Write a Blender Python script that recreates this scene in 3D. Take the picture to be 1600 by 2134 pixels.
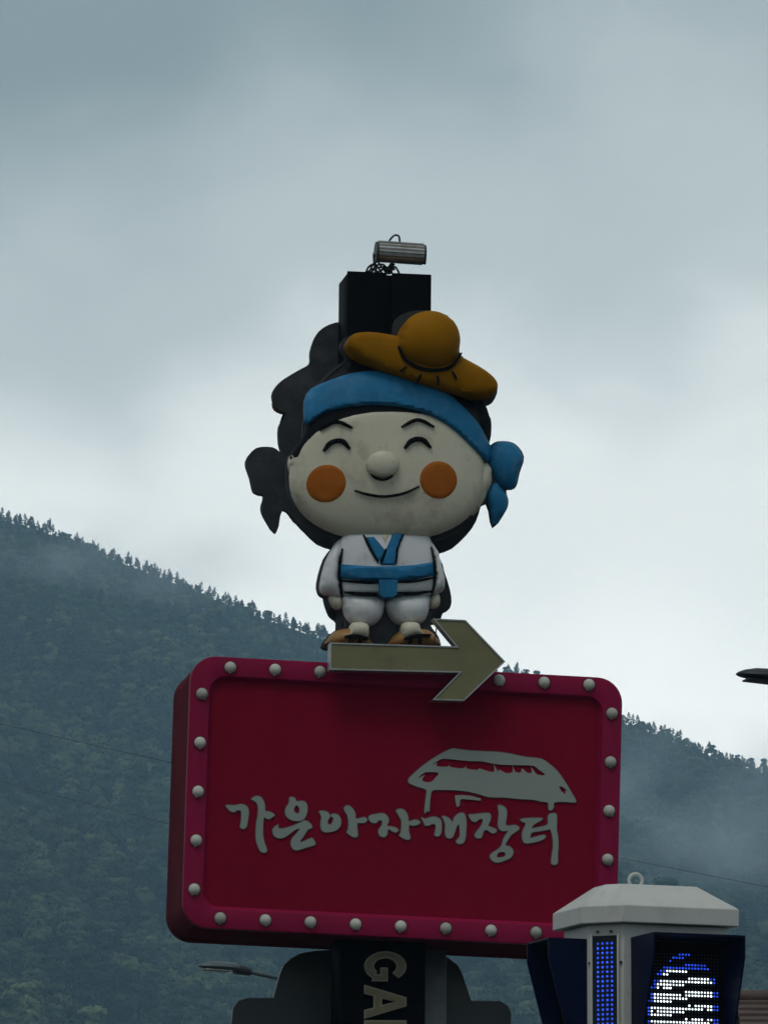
import bpy, bmesh, math, random
import numpy as np
from mathutils import Vector, Matrix
from mathutils.geometry import delaunay_2d_cdt

random.seed(7); np.random.seed(7)
for o in list(bpy.data.objects): bpy.data.objects.remove(o)
SC = bpy.context.scene
COL = SC.collection
R = math.radians

# ------------------------------------------------------------------ camera
CAM = Vector((0, -52, 1.6)); PITCH = R(10); FPX = 16000.0; PW, PH = 1600, 2134
cd = bpy.data.cameras.new('camera'); cam = bpy.data.objects.new('camera', cd); COL.objects.link(cam)
cd.sensor_fit = 'HORIZONTAL'; cd.sensor_width = 36; cd.lens = 36 * FPX / PW
cd.clip_start = 1; cd.clip_end = 20000
cam.location = CAM; cam.rotation_euler = (R(90) + PITCH, 0, 0)
SC.camera = cam

# ------------------------------------------------------------------ world: overcast sky
SUN_EL, SUN_AZ = R(60), R(200)          # high, behind thick cloud, a little behind the camera
world = bpy.data.worlds.new('World'); SC.world = world; world.use_nodes = True
nt = world.node_tree; nt.nodes.clear()
def wn(t, **k):
    n = nt.nodes.new(t)
    for a, b in k.items(): setattr(n, a, b)
    return n
wl = nt.links.new
out = wn('ShaderNodeOutputWorld'); bg = wn('ShaderNodeBackground')
sky = wn('ShaderNodeTexSky', sky_type='NISHITA', sun_disc=False, sun_elevation=SUN_EL, sun_rotation=SUN_AZ, air_density=1.5, dust_density=4)
skys = wn('ShaderNodeMixRGB', blend_type='MULTIPLY'); skys.inputs[0].default_value = 1; skys.inputs[2].default_value = (.06, .06, .06, 1)
wl(sky.outputs[0], skys.inputs[1])
tc = wn('ShaderNodeTexCoord'); sep = wn('ShaderNodeSeparateXYZ'); wl(tc.outputs['Generated'], sep.inputs[0])
def noise(scale, detail, rough, loc, sc=(1, 1, 1), dist=0.0):
    m = wn('ShaderNodeMapping'); m.inputs['Location'].default_value = loc; m.inputs['Scale'].default_value = sc
    wl(tc.outputs['Generated'], m.inputs[0])
    n = wn('ShaderNodeTexNoise'); n.inputs['Scale'].default_value = scale; n.inputs['Detail'].default_value = detail
    n.inputs['Roughness'].default_value = rough; n.inputs['Distortion'].default_value = dist
    wl(m.outputs[0], n.inputs['Vector']); return n.outputs['Fac']
def mth(op, a, b):
    n = wn('ShaderNodeMath', operation=op)
    for i, v in enumerate((a, b)):
        if isinstance(v, (int, float)): n.inputs[i].default_value = v
        else: wl(v, n.inputs[i])
    return n.outputs[0]
n1 = noise(10, 2, .42, (1.4, 2.2, .3), (1, 1, 1.5), .3)
n2 = noise(34, 4, .5, (.3, 5.2, .4), (1, 1, 1.6), .2)
zz = mth('ADD', sep.outputs['Z'], mth('MULTIPLY', mth('SUBTRACT', n1, .5), .085))
zz = mth('ADD', zz, mth('MULTIPLY', mth('SUBTRACT', n2, .5), .028))
ramp = wn('ShaderNodeValToRGB'); wl(zz, ramp.inputs[0])
cr = ramp.color_ramp; cr.interpolation = 'EASE'
cr.elements[0].position = .13; cr.elements[0].color = (1.50, 1.52, 1.46, 1)
cr.elements[1].position = .250; cr.elements[1].color = (.30, .375, .395, 1)
for pos, c in ((.172, (1.20, 1.24, 1.20, 1)), (.203, (.66, .735, .73, 1)), (.6, (.34, .40, .42, 1)), (1.0, (.44, .48, .49, 1))):
    e_ = cr.elements.new(pos); e_.color = c
mixc = wn('ShaderNodeMixRGB'); mixc.inputs[0].default_value = .94
wl(skys.outputs[0], mixc.inputs[1]); wl(ramp.outputs[0], mixc.inputs[2])
wl(mixc.outputs[0], bg.inputs[0]); bg.inputs[1].default_value = 1.0
wl(bg.outputs[0], out.inputs[0])

sd = bpy.data.lights.new('sun', 'SUN'); sun = bpy.data.objects.new('sun', sd); COL.objects.link(sun)
sd.energy = .8; sd.angle = R(25); sd.color = (1, .97, .92)
sun.rotation_euler = (R(90) - SUN_EL, 0, R(-15))     # light from the upper left behind the camera
SC.view_settings.view_transform = 'Standard'; SC.view_settings.look = 'None'
SC.view_settings.exposure = 0; SC.view_settings.gamma = 1
SC.render.engine = 'CYCLES'
SC.cycles.use_denoising = True
SC.cycles.volume_bounces = 1; SC.cycles.max_bounces = 6

# ------------------------------------------------------------------ helpers
def ray(px, py):
    x = (px - PW / 2) / FPX; y = -(py - PH / 2) / FPX
    return Vector((x, math.cos(PITCH) - y * math.sin(PITCH), math.sin(PITCH) + y * math.cos(PITCH)))
def at(px, py, Y):
    d = ray(px, py); return CAM + d * ((Y - CAM.y) / d.y)
class Frame:
    """a place in the world: origin and turn; plane(px,py,y) measures a photo point on its plane local y"""
    def __init__(s, org, rz, tilt=0, nod=0):
        s.M = Matrix.Translation(org) @ Matrix.Rotation(nod, 4, 'X') @ Matrix.Rotation(rz, 4, 'Z') @ Matrix.Rotation(tilt, 4, 'Y')
        s.I = s.M.inverted()
    def plane(s, px, py, yl):
        c = s.I @ CAM; d = s.I.to_3x3() @ ray(px, py)
        p = c + d * ((yl - c.y) / d.y); return (p.x, p.z)
PSI = R(9.3)
PYL = Frame((0, 0, 0), PSI)

def link(o, parent=None):
    COL.objects.link(o)
    if parent: o.parent = parent
    return o
def thing(name, label, cat, M=None, group=None):
    o = bpy.data.objects.new(name, None); COL.objects.link(o); o.empty_display_size = .2
    if M is not None: o.matrix_world = M
    o['label'] = label; o['category'] = cat
    if group: o['group'] = group
    return o
def tag(o, label, cat, group=None):
    o['label'] = label; o['category'] = cat
    if group: o['group'] = group
    return o
def mesh_obj(name, verts, faces, mat, parent=None, sharp=35):
    me = bpy.data.meshes.new(name); me.from_pydata([tuple(v) for v in verts], [], faces); me.validate()
    bm = bmesh.new(); bm.from_mesh(me); bmesh.ops.recalc_face_normals(bm, faces=bm.faces); bm.to_mesh(me); bm.free()
    if sharp is not None:
        for p in me.polygons: p.use_smooth = True
        me.set_sharp_from_angle(angle=R(sharp))
    if mat: me.materials.append(mat)
    return link(bpy.data.objects.new(name, me), parent)
def bm_obj(name, bm, mat, parent=None, sharp=35):
    bmesh.ops.recalc_face_normals(bm, faces=bm.faces)
    me = bpy.data.meshes.new(name); bm.to_mesh(me); bm.free()
    if sharp is not None:
        for p in me.polygons: p.use_smooth = True
        me.set_sharp_from_angle(angle=R(sharp))
    if mat: me.materials.append(mat)
    return link(bpy.data.objects.new(name, me), parent)
def add_box(bm, x0, x1, y0, y1, z0, z1, bev=0):
    r = bmesh.ops.create_cube(bm, size=1)
    vs = r['verts']
    for v in vs:
        v.co = Vector((x0 + (v.co.x + .5) * (x1 - x0), y0 + (v.co.y + .5) * (y1 - y0), z0 + (v.co.z + .5) * (z1 - z0)))
    if bev:
        es = list({e for v in vs for e in v.link_edges})
        bmesh.ops.bevel(bm, geom=es, offset=bev, segments=2, affect='EDGES', profile=.5)
def box(name, x0, x1, y0, y1, z0, z1, mat, parent, bev=.004):
    bm = bmesh.new(); add_box(bm, x0, x1, y0, y1, z0, z1, bev); return bm_obj(name, bm, mat, parent)
def tube_data(pts, rad, n=8, caps=True):
    pts = [Vector(p) for p in pts]; V = []; F = []
    rads = rad if isinstance(rad, (list, tuple)) else [rad] * len(pts)
    up = Vector((0, 0, 1)); prev = None
    for i, p in enumerate(pts):
        t = (pts[min(i + 1, len(pts) - 1)] - pts[max(i - 1, 0)]).normalized()
        if prev is None:
            a = t.orthogonal().normalized()
        else:
            a = (prev - t * prev.dot(t)).normalized()
        prev = a; b = t.cross(a)
        for k in range(n):
            an = 2 * math.pi * k / n
            V.append(p + (a * math.cos(an) + b * math.sin(an)) * rads[i])
    for i in range(len(pts) - 1):
        for k in range(n):
            F.append((i * n + k, i * n + (k + 1) % n, (i + 1) * n + (k + 1) % n, (i + 1) * n + k))
    if caps:
        F.append(tuple(range(n))[::-1]); F.append(tuple((len(pts) - 1) * n + k for k in range(n)))
    return V, F
def tube(name, pts, rad, mat, parent=None, n=8):
    V, F = tube_data(pts, rad, n); return mesh_obj(name, V, F, mat, parent, 40)
def smooth_loop(pts, sub=4):
    P = [np.array(p, float) for p in pts]; n = len(P); o = []
    for i in range(n):
        p0, p1, p2, p3 = P[i - 1], P[i], P[(i + 1) % n], P[(i + 2) % n]
        for k in range(sub):
            t = k / sub
            o.append(.5 * ((2 * p1) + (-p0 + p2) * t + (2 * p0 - 5 * p1 + 4 * p2 - p3) * t * t + (-p0 + 3 * p1 - 3 * p2 + p3) * t ** 3))
    return [tuple(q) for q in o]
def smooth_line(pts, sub=6):
    P = [np.array(p, float) for p in pts]; P = [2 * P[0] - P[1]] + P + [2 * P[-1] - P[-2]]; o = []
    for i in range(1, len(P) - 2):
        p0, p1, p2, p3 = P[i - 1:i + 3]
        for k in range(sub):
            t = k / sub
            o.append(.5 * ((2 * p1) + (-p0 + p2) * t + (2 * p0 - 5 * p1 + 4 * p2 - p3) * t * t + (-p0 + 3 * p1 - 3 * p2 + p3) * t ** 3))
    o.append(P[-2]); return [tuple(q) for q in o]
def stroke(pts, w, sub=6, taper=.55):
    L = [np.array(p) for p in smooth_line(pts, sub)]; n = len(L); a = []; b = []
    for i, p in enumerate(L):
        t = L[min(i + 1, n - 1)] - L[max(i - 1, 0)]; t = t / np.linalg.norm(t); nn = np.array([-t[1], t[0]])
        e = min(i, n - 1 - i) / max(1, (n - 1) / 2); ww = w / 2 * (taper + (1 - taper) * min(1, e * 2.2))
        a.append(tuple(p + nn * ww)); b.append(tuple(p - nn * ww))
    return a + b[::-1]
def ellipse(cx, cy, a, b, rot=0, n=40, p=2.0):
    o = []
    for k in range(n):
        t = 2 * math.pi * k / n; c, s = math.cos(t), math.sin(t)
        x = a * math.copysign(abs(c) ** (2 / p), c); y = b * math.copysign(abs(s) ** (2 / p), s)
        o.append((cx + x * math.cos(rot) - y * math.sin(rot), cy + x * math.sin(rot) + y * math.cos(rot)))
    return o
def offset_loop(L, d):
    n = len(L); ar = sum(L[i][0] * L[(i + 1) % n][1] - L[(i + 1) % n][0] * L[i][1] for i in range(n))
    s = 1 if ar > 0 else -1; o = []
    for i in range(n):
        a, p, b = (np.array(L[j % n]) for j in (i - 1, i, i + 1))
        t1 = (p - a) / (np.linalg.norm(p - a) + 1e-9); t2 = (b - p) / (np.linalg.norm(b - p) + 1e-9)
        n1 = np.array([-t1[1], t1[0]]); n2 = np.array([-t2[1], t2[0]]); m = n1 + n2
        m = m / max(.35, np.dot(m, m) / 2) if np.dot(m, m) > 1e-6 else n1
        o.append(tuple(p + m * d * s))
    return o
def inside(P, loops):
    r = np.zeros(len(P), bool)
    for L in loops:
        A = np.array(L); B = np.roll(A, -1, 0)
        for a, b in zip(A, B):
            c = (a[1] > P[:, 1]) != (b[1] > P[:, 1])
            with np.errstate(divide='ignore', invalid='ignore'):
                xi = (b[0] - a[0]) * (P[:, 1] - a[1]) / (b[1] - a[1] + 1e-30) + a[0]
            r ^= c & (P[:, 0] < xi)
    return r
def edge_dist(P, loops):
    d = np.full(len(P), 1e9)
    for L in loops:
        A = np.array(L); B = np.roll(A, -1, 0)
        for a, b in zip(A, B):
            ab = b - a; t = np.clip(((P - a) @ ab) / (ab @ ab + 1e-12), 0, 1)
            d = np.minimum(d, np.linalg.norm(P - a - t[:, None] * ab, axis=1))
    return d
def relief(name, loops, mat, parent, base, H=.02, mode='flat', step=None, surf=None, edge=.02, back=None, sharp=40):
    """a plate with the outline loops (local x,z): its face at local y=base-h, walls back to `back`.
    flat: h=H; puff: pillow of depth H; drape: follows surf(x,z) raised by H with a rounded edge"""
    loops = [[tuple(map(float, p)) for p in L] for L in loops]
    pts = []; edges = []
    for L in loops:
        s = len(pts); pts += L; edges += [(s + i, s + (i + 1) % len(L)) for i in range(len(L))]
    if step and mode != 'flat':
        A = np.array(pts); lo, hi = A.min(0), A.max(0); G = []
        dz = step * .866
        for j in range(int((hi[1] - lo[1]) / dz) + 2):
            for i in range(int((hi[0] - lo[0]) / step) + 2):
                G.append((lo[0] + (i + .5 * (j % 2)) * step, lo[1] + j * dz))
        G = np.array(G); G = G[inside(G, loops)]
        if len(G): G = G[edge_dist(G, loops) > step * .45]; pts = pts + [tuple(g) for g in G]
    v2, e2, f2, *_ = delaunay_2d_cdt([Vector(p) for p in pts], edges, [], 0, 1e-6)
    V = np.array([(v.x, v.y) for v in v2]); F = [f for f in f2]
    cen = np.array([V[list(f)].mean(0) for f in F]); ok = inside(cen, loops); F = [f for f, k in zip(F, ok) if k]
    cnt = {}
    for f in F:
        for a, b in zip(f, f[1:] + f[:1]) if isinstance(f, list) else zip(f, tuple(f[1:]) + (f[0],)):
            cnt.setdefault((min(a, b), max(a, b)), []).append((a, b))
    bd = [c[0] for c in cnt.values() if len(c) == 1]
    d = edge_dist(V, loops)
    if mode == 'flat': h = np.full(len(V), H)
    elif mode == 'puff':
        u = np.zeros(len(V)); bset = {a for e in bd for a in e}; inn = np.array([i not in bset for i in range(len(V))])
        ea = np.array(list(cnt.keys())); deg = np.bincount(ea.ravel(), minlength=len(V)).clip(1)
        for _ in range(500):
            s = np.bincount(ea[:, 0], u[ea[:, 1]], len(V)) + np.bincount(ea[:, 1], u[ea[:, 0]], len(V))
            u = np.where(inn, s / deg + 1, 0)
        h = H * np.sqrt(u / max(u.max(), 1e-9))
    else:
        sv = np.array([surf(x, z) for x, z in V])
        h = sv + H * np.sqrt(1 - (1 - np.clip(d / edge, 0, 1)) ** 2) - .002
    used = sorted({i for f in F for i in f}); mp = {u_: k for k, u_ in enumerate(used)}
    VV = [(V[i][0], base - h[i], V[i][1]) for i in used]; FF = [tuple(mp[i] for i in f) for f in F]
    bi = {}
    for a, b in bd:
        for i in (a, b):
            if i not in bi:
                bi[i] = len(VV); yb = back if back is not None else (base - h[i] + .03 if mode == 'drape' else base + .012)
                VV.append((V[i][0], yb, V[i][1]))
        FF.append((mp[b], mp[a], bi[a], bi[b]))
    if back is not None and mode == 'flat':     # closed back
        FF += [tuple(bi.get(i, mp[i]) for i in f)[::-1] for f in F if all(i in bi for i in f)]
    return mesh_obj(name, VV, FF, mat, parent, sharp)

# ------------------------------------------------------------------ materials
def mat(name, col, rough=.5, metal=0, var=.15, vscale=3, bump=0, bscale=40, dirt=0, dscale=2.5, dcol=(.02, .018, .015), coat=0, spec=.5, streak=False, speck=0, rnd=0):
    m = bpy.data.materials.new(name); m.use_nodes = True; t = m.node_tree; b = t.nodes['Principled BSDF']
    b.inputs['Roughness'].default_value = rough; b.inputs['Metallic'].default_value = metal
    b.inputs['Specular IOR Level'].default_value = spec
    if coat: b.inputs['Coat Weight'].default_value = coat
    co = t.nodes.new('ShaderNodeTexCoord'); L = t.links.new
    def nz(s, det=5, r=.55, sc=None, w=0):
        n = t.nodes.new('ShaderNodeTexNoise'); n.inputs['Scale'].default_value = s; n.inputs['Detail'].default_value = det; n.inputs['Roughness'].default_value = r
        mp = t.nodes.new('ShaderNodeMapping'); mp.inputs['Location'].default_value = (w, w * 1.7, w * .6)
        if sc: mp.inputs['Scale'].default_value = sc
        L(co.outputs['Object'], mp.inputs[0]); L(mp.outputs[0], n.inputs['Vector']); return n.outputs['Fac']
    r1 = t.nodes.new('ShaderNodeValToRGB'); L(nz(vscale), r1.inputs[0])
    r1.color_ramp.elements[0].position = .3; r1.color_ramp.elements[1].position = .7
    r1.color_ramp.elements[0].color = tuple(c * (1 - var) for c in col) + (1,); r1.color_ramp.elements[1].color = tuple(min(1, c * (1 + var * .6)) for c in col) + (1,)
    cur = r1.outputs[0]
    if dirt:
        r2 = t.nodes.new('ShaderNodeValToRGB'); L(nz(dscale, 8, .68, (1, 1, .3) if streak else None, 3.3), r2.inputs[0])
        r2.color_ramp.elements[0].position = .52; r2.color_ramp.elements[1].position = .78
        r2.color_ramp.elements[0].color = (0, 0, 0, 1); r2.color_ramp.elements[1].color = (dirt, dirt, dirt, 1)
        mx = t.nodes.new('ShaderNodeMixRGB'); L(r2.outputs[0], mx.inputs[0]); L(cur, mx.inputs[1]); mx.inputs[2].default_value = tuple(dcol) + (1,)
        cur = mx.outputs[0]
        rr = t.nodes.new('ShaderNodeMath'); rr.operation = 'MULTIPLY_ADD'; L(r2.outputs[0], rr.inputs[0]); rr.inputs[1].default_value = .35; rr.inputs[2].default_value = rough
        L(rr.outputs[0], b.inputs['Roughness'])
    if speck:
        r3 = t.nodes.new('ShaderNodeValToRGB'); L(nz(26, 6, .62, (1, 1, .55), 7.7), r3.inputs[0])
        r3.color_ramp.elements[0].position = .64; r3.color_ramp.elements[1].position = .72
        r3.color_ramp.elements[0].color = (0, 0, 0, 1); r3.color_ramp.elements[1].color = (speck, speck, speck, 1)
        m3 = t.nodes.new('ShaderNodeMixRGB'); L(r3.outputs[0], m3.inputs[0]); L(cur, m3.inputs[1]); m3.inputs[2].default_value = tuple(dcol) + (1,); cur = m3.outputs[0]
    if rnd:
        oi = t.nodes.new('ShaderNodeObjectInfo'); mr = t.nodes.new('ShaderNodeMapRange'); mr.inputs['To Min'].default_value = 1 - rnd; mr.inputs['To Max'].default_value = 1 + rnd * .4
        L(oi.outputs['Random'], mr.inputs[0]); m4 = t.nodes.new('ShaderNodeMixRGB'); m4.blend_type = 'MULTIPLY'; m4.inputs[0].default_value = 1
        L(cur, m4.inputs[1]); L(mr.outputs[0], m4.inputs[2]); cur = m4.outputs[0]
    L(cur, b.inputs['Base Color'])
    if bump:
        bn = t.nodes.new('ShaderNodeBump'); bn.inputs['Strength'].default_value = bump; bn.inputs['Distance'].default_value = .01
        L(nz(bscale, 4), bn.inputs['Height']); L(bn.outputs[0], b.inputs['Normal'])
    return m
def emit(name, col, s):
    m = bpy.data.materials.new(name); m.use_nodes = True; b = m.node_tree.nodes['Principled BSDF']
    b.inputs['Base Color'].default_value = (*[c * .3 for c in col], 1); b.inputs['Emission Color'].default_value = (*col, 1); b.inputs['Emission Strength'].default_value = s
    t = m.node_tree; co = t.nodes.new('ShaderNodeTexCoord'); n = t.nodes.new('ShaderNodeTexNoise'); n.inputs['Scale'].default_value = 38; t.links.new(co.outputs['Object'], n.inputs['Vector'])
    mr = t.nodes.new('ShaderNodeMapRange'); mr.inputs['From Min'].default_value = .3; mr.inputs['From Max'].default_value = .7; mr.inputs['To Min'].default_value = s * .35; mr.inputs['To Max'].default_value = s * 1.25
    t.links.new(n.outputs['Fac'], mr.inputs[0]); t.links.new(mr.outputs[0], b.inputs['Emission Strength'])
    return m
M = dict(
    black=mat('black_paint', (.0012, .0018, .0028), .6, spec=.04, var=.2, bump=.05, dirt=.3, dcol=(.012, .013, .015)),
    blackline=mat('black_line_paint', (.002, .002, .003), .5, spec=.08),
    hair=mat('hair_black', (.0025, .003, .0055), .42, spec=.1, dirt=.3, dcol=(.04, .04, .045), bump=.05),
    backing=mat('backing_grey', (.044, .046, .050), .6, spec=.1, var=.25, vscale=4, dirt=.5, dscale=4, dcol=(.13, .13, .13), bump=.1),
    cream=mat('cream_paint', (.60, .555, .425), .36, spec=.28, var=.07, bump=.06, bscale=25, dirt=.7, dscale=4, dcol=(.17, .12, .08), speck=.55),
    white=mat('white_paint', (.66, .665, .665), .38, spec=.3, var=.06, bump=.06, bscale=25, dirt=.55, dscale=6, dcol=(.24, .20, .17), speck=.45),
    blue=mat('blue_paint', (.018, .155, .31), .45, spec=.1, var=.2, vscale=6, bump=.06, dirt=.3, dscale=9, dcol=(.2, .33, .43)),
    ochre=mat('ochre_paint', (.27, .115, .001), .5, spec=.04, var=.14, bump=.06, dirt=.3, dscale=5, dcol=(.08, .04, .005)),
    brown=mat('sandal_brown', (.30, .155, .04), .5, var=.2, dirt=.4, dcol=(.06, .04, .02)),
    blush=mat('cheek_orange', (.36, .095, .006), .5, spec=.1, var=.12, vscale=9, dirt=.2, dscale=9, dcol=(.5, .28, .05)),
    magenta=mat('magenta_enamel', (.25, .007, .048), .45, var=.10, vscale=2, bump=.03, dirt=.25, dscale=3, dcol=(.15, .008, .03), streak=True, spec=.08),
    magside=mat('magenta_side', (.13, .030, .040), .7, spec=.0, var=.2, vscale=2, bump=.05, dirt=.5, dscale=3, dcol=(.05, .022, .024), streak=True),
    redpanel=mat('red_panel', (.205, .003, .020), .55, var=.08, vscale=1.4, bump=.12, bscale=160, dirt=.35, dscale=3, dcol=(.13, .004, .014), speck=.4, streak=True, spec=.04),
    letter=mat('letter_white', (.255, .29, .26), .6, var=.05, bump=.04, spec=.3),
    letteredge=mat('letter_edge', (.06, .05, .045), .6),
    bulb=mat('bulb_frosted', (.50, .485, .43), .6, spec=.2, var=.12, vscale=14, dirt=.45, dscale=14, dcol=(.22, .19, .15), rnd=.28),
    socket=mat('bulb_socket', (.12, .10, .09), .6),
    arrow=mat('arrow_face', (.185, .172, .090), .6, spec=.2, var=.1, vscale=4, dirt=.5, dscale=3.2, dcol=(.09, .08, .045), bump=.03),
    steel=mat('steel_trim', (.36, .37, .36), .42, .6, var=.2, vscale=8, dirt=.35, dscale=8, dcol=(.2, .19, .17)),
    steeldull=mat('steel_dull', (.17, .18, .185), .55, .3, var=.3, vscale=3, dirt=.7, dscale=2.2, dcol=(.05, .055, .06), bump=.1),
    plate=mat('plate_grey', (.085, .095, .095), .55, .2, spec=.2, var=.12, vscale=1.5, dirt=.25, dscale=5, dcol=(.06, .06, .06)),
    gold=mat('letter_gold', (.13, .115, .065), .5, .2, var=.15, vscale=9, dirt=.4, dscale=9, dcol=(.1, .08, .05)),
    goldrim=mat('letter_gold_edge', (.20, .18, .12), .45, .3),
    alu=mat('aluminium', (.42, .42, .40), .35, .8, var=.2, vscale=20, dirt=.4, dscale=15, dcol=(.15, .13, .11)),
    cable=mat('cable_black', (.02, .02, .02), .6),
    kiosk=mat('kiosk_white', (.52, .525, .49), .5, spec=.2, var=.06, bump=.05, dirt=.45, dscale=5, dcol=(.27, .26, .23), speck=.5),
    navy=mat('visor_navy', (.002, .005, .026), .4, spec=.06, var=.2, dirt=.2, dcol=(.03, .04, .08)),
    slate=mat('visor_slate', (.010, .016, .022), .45, spec=.15, var=.2, dirt=.25, dcol=(.05, .055, .06)),
    screen=mat('screen_black', (.004, .004, .005), .6, spec=.05),
    lampdark=mat('lamp_dark_grey', (.03, .033, .036), .45, .2, spec=.3, var=.2),
    lampteal=mat('lamp_grey_green', (.07, .10, .10), .5, .1, var=.2),
    roof=mat('roof_brown', (.075, .045, .035), .7, var=.3, vscale=5, bump=.3, bscale=30),
    wall=mat('wall_plaster', (.45, .42, .37), .8, var=.1, dirt=.3),
    glass=mat('window_glass', (.03, .04, .05), .1),
    ground=mat('ground_asphalt', (.055, .055, .055), .9, var=.3, vscale=.2, bump=.3),
    terrain=mat('hill_soil', (.035, .045, .022), .95, var=.3, vscale=.05),
    bark=mat('bark', (.06, .045, .035), .9, var=.3),
    ledblue=emit('led_blue', (.03, .10, 1.0), 1.1),
    ledwhite=emit('led_white', (.85, .95, 1.0), 2.6),
    leddim=mat('led_off', (.03, .03, .035), .4),
)
def foliage_mat(name, c0, c1):
    m = bpy.data.materials.new(name); m.use_nodes = True; t = m.node_tree; b = t.nodes['Principled BSDF']; L = t.links.new
    a = t.nodes.new('ShaderNodeAttribute'); a.attribute_type = 'INSTANCER'; a.attribute_name = 'tint'
    oi = t.nodes.new('ShaderNodeObjectInfo'); co = t.nodes.new('ShaderNodeTexCoord')
    n = t.nodes.new('ShaderNodeTexNoise'); n.inputs['Scale'].default_value = .9; L(co.outputs['Object'], n.inputs['Vector'])
    ad = t.nodes.new('ShaderNodeMath'); ad.operation = 'ADD'; L(a.outputs['Fac'], ad.inputs[0])
    mu = t.nodes.new('ShaderNodeMath'); mu.operation = 'MULTIPLY_ADD'; L(n.outputs['Fac'], mu.inputs[0]); mu.inputs[1].default_value = .4; mu.inputs[2].default_value = -.17
    L(mu.outputs[0], ad.inputs[1])
    r = t.nodes.new('ShaderNodeValToRGB'); L(ad.outputs[0], r.inputs[0]); r.color_ramp.elements[0].color = (*c0, 1); r.color_ramp.elements[1].color = (*c1, 1)
    L(r.outputs[0], b.inputs['Base Color']); b.inputs['Roughness'].default_value = .7; b.inputs['Specular IOR Level'].default_value = .2
    return m
M['leaf'] = foliage_mat('leaf_green', (.005, .015, .009), (.125, .165, .068))
M['needle'] = foliage_mat('pine_needles', (.014, .022, .014), (.05, .07, .03))

# ------------------------------------------------------------------ ground, mountain, forest
def grid_obj(name, xs, ys, zf, m, kind='structure'):
    V = [(x, y, zf(x, y)) for y in ys for x in xs]; n = len(xs)
    F = [(j * n + i, j * n + i + 1, (j + 1) * n + i + 1, (j + 1) * n + i) for j in range(len(ys) - 1) for i in range(n - 1)]
    o = mesh_obj(name, V, F, m, None, None)
    for p in o.data.polygons: p.use_smooth = True
    o['kind'] = kind; return o
grid_obj('ground', [-2500, 2500], [-2400, 3300], lambda x, y: 0, M['ground'])
RIDGE_Y = 2560.0
ridge_px = [(-400, 900), (0, 1083), (100, 1112), (250, 1172), (400, 1230), (500, 1272), (600, 1308), (700, 1343), (800, 1366), (1000, 1402), (1090, 1412), (1297, 1507), (1400, 1545), (1500, 1584), (1600, 1614), (2000, 1700)]
rx_ = []; rz_ = []
for p in ridge_px:
    w = at(p[0], p[1], RIDGE_Y); rx_.append(w.x); rz_.append(w.z)
rx_ = [-1500, -500] + rx_ + [420, 1500]; rz_ = [430, 505] + rz_ + [330, 260]
ph = [random.uniform(0, 6.28) for _ in range(12)]
def hill_z(x, y):
    rz = float(np.interp(x, rx_, rz_)); d = RIDGE_Y - y
    if d >= 0:
        gul = (math.sin(x * .030 + y * .006 + ph[0]) * 9 + math.sin(x * .071 - y * .017 + ph[1]) * 3.0 + math.sin(x * .013 + y * .03 + ph[2]) * 5.0) * min(1, d / 420) - 2 * min(1, d / 120)
        z = rz - (rz * .72) * (d / 1260.0) ** .92 + gul
    else:
        z = rz + d * .55
    return max(z, -.5 if abs(d) < 1200 else -.5)
hxs = list(np.linspace(-1480, -300, 30)) + list(np.linspace(-290, 290, 110)) + list(np.linspace(300, 1480, 30))
hys = list(np.linspace(700, 1080, 12)) + list(np.linspace(1100, RIDGE_Y, 130)) + list(np.linspace(RIDGE_Y + 10, 3290, 30))
grid_obj('mountain_terrain', hxs, hys, hill_z, M['terrain'])

V = []; F = []; NA, NR = 72, 9
for i in range(NA + 1):
    a = R(128 + 284 * i / NA); edge_ = min(1, i / 8, (NA - i) / 8)
    for j in range(NR):
        r = 900 + 1300 * j / (NR - 1); hgt = (j / (NR - 1)) ** 1.2 * (330 + 60 * math.sin(3 * a + 1) + 35 * math.sin(7 * a)) * edge_ + 8 * math.sin(11 * a + j) * (j > 0)
        V.append((r * math.cos(a), -100 + r * math.sin(a), max(-.5, hgt) if j else -.5))
for i in range(NA):
    for j in range(NR - 1): F.append((i * NR + j, (i + 1) * NR + j, (i + 1) * NR + j + 1, i * NR + j + 1))
vr = mesh_obj('mountain_terrain', V, F, M['terrain'], None, None); vr['kind'] = 'structure'   # the valley's other slopes, out of view, added to block the bright low sky
for p in vr.data.polygons: p.use_smooth = True

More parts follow.
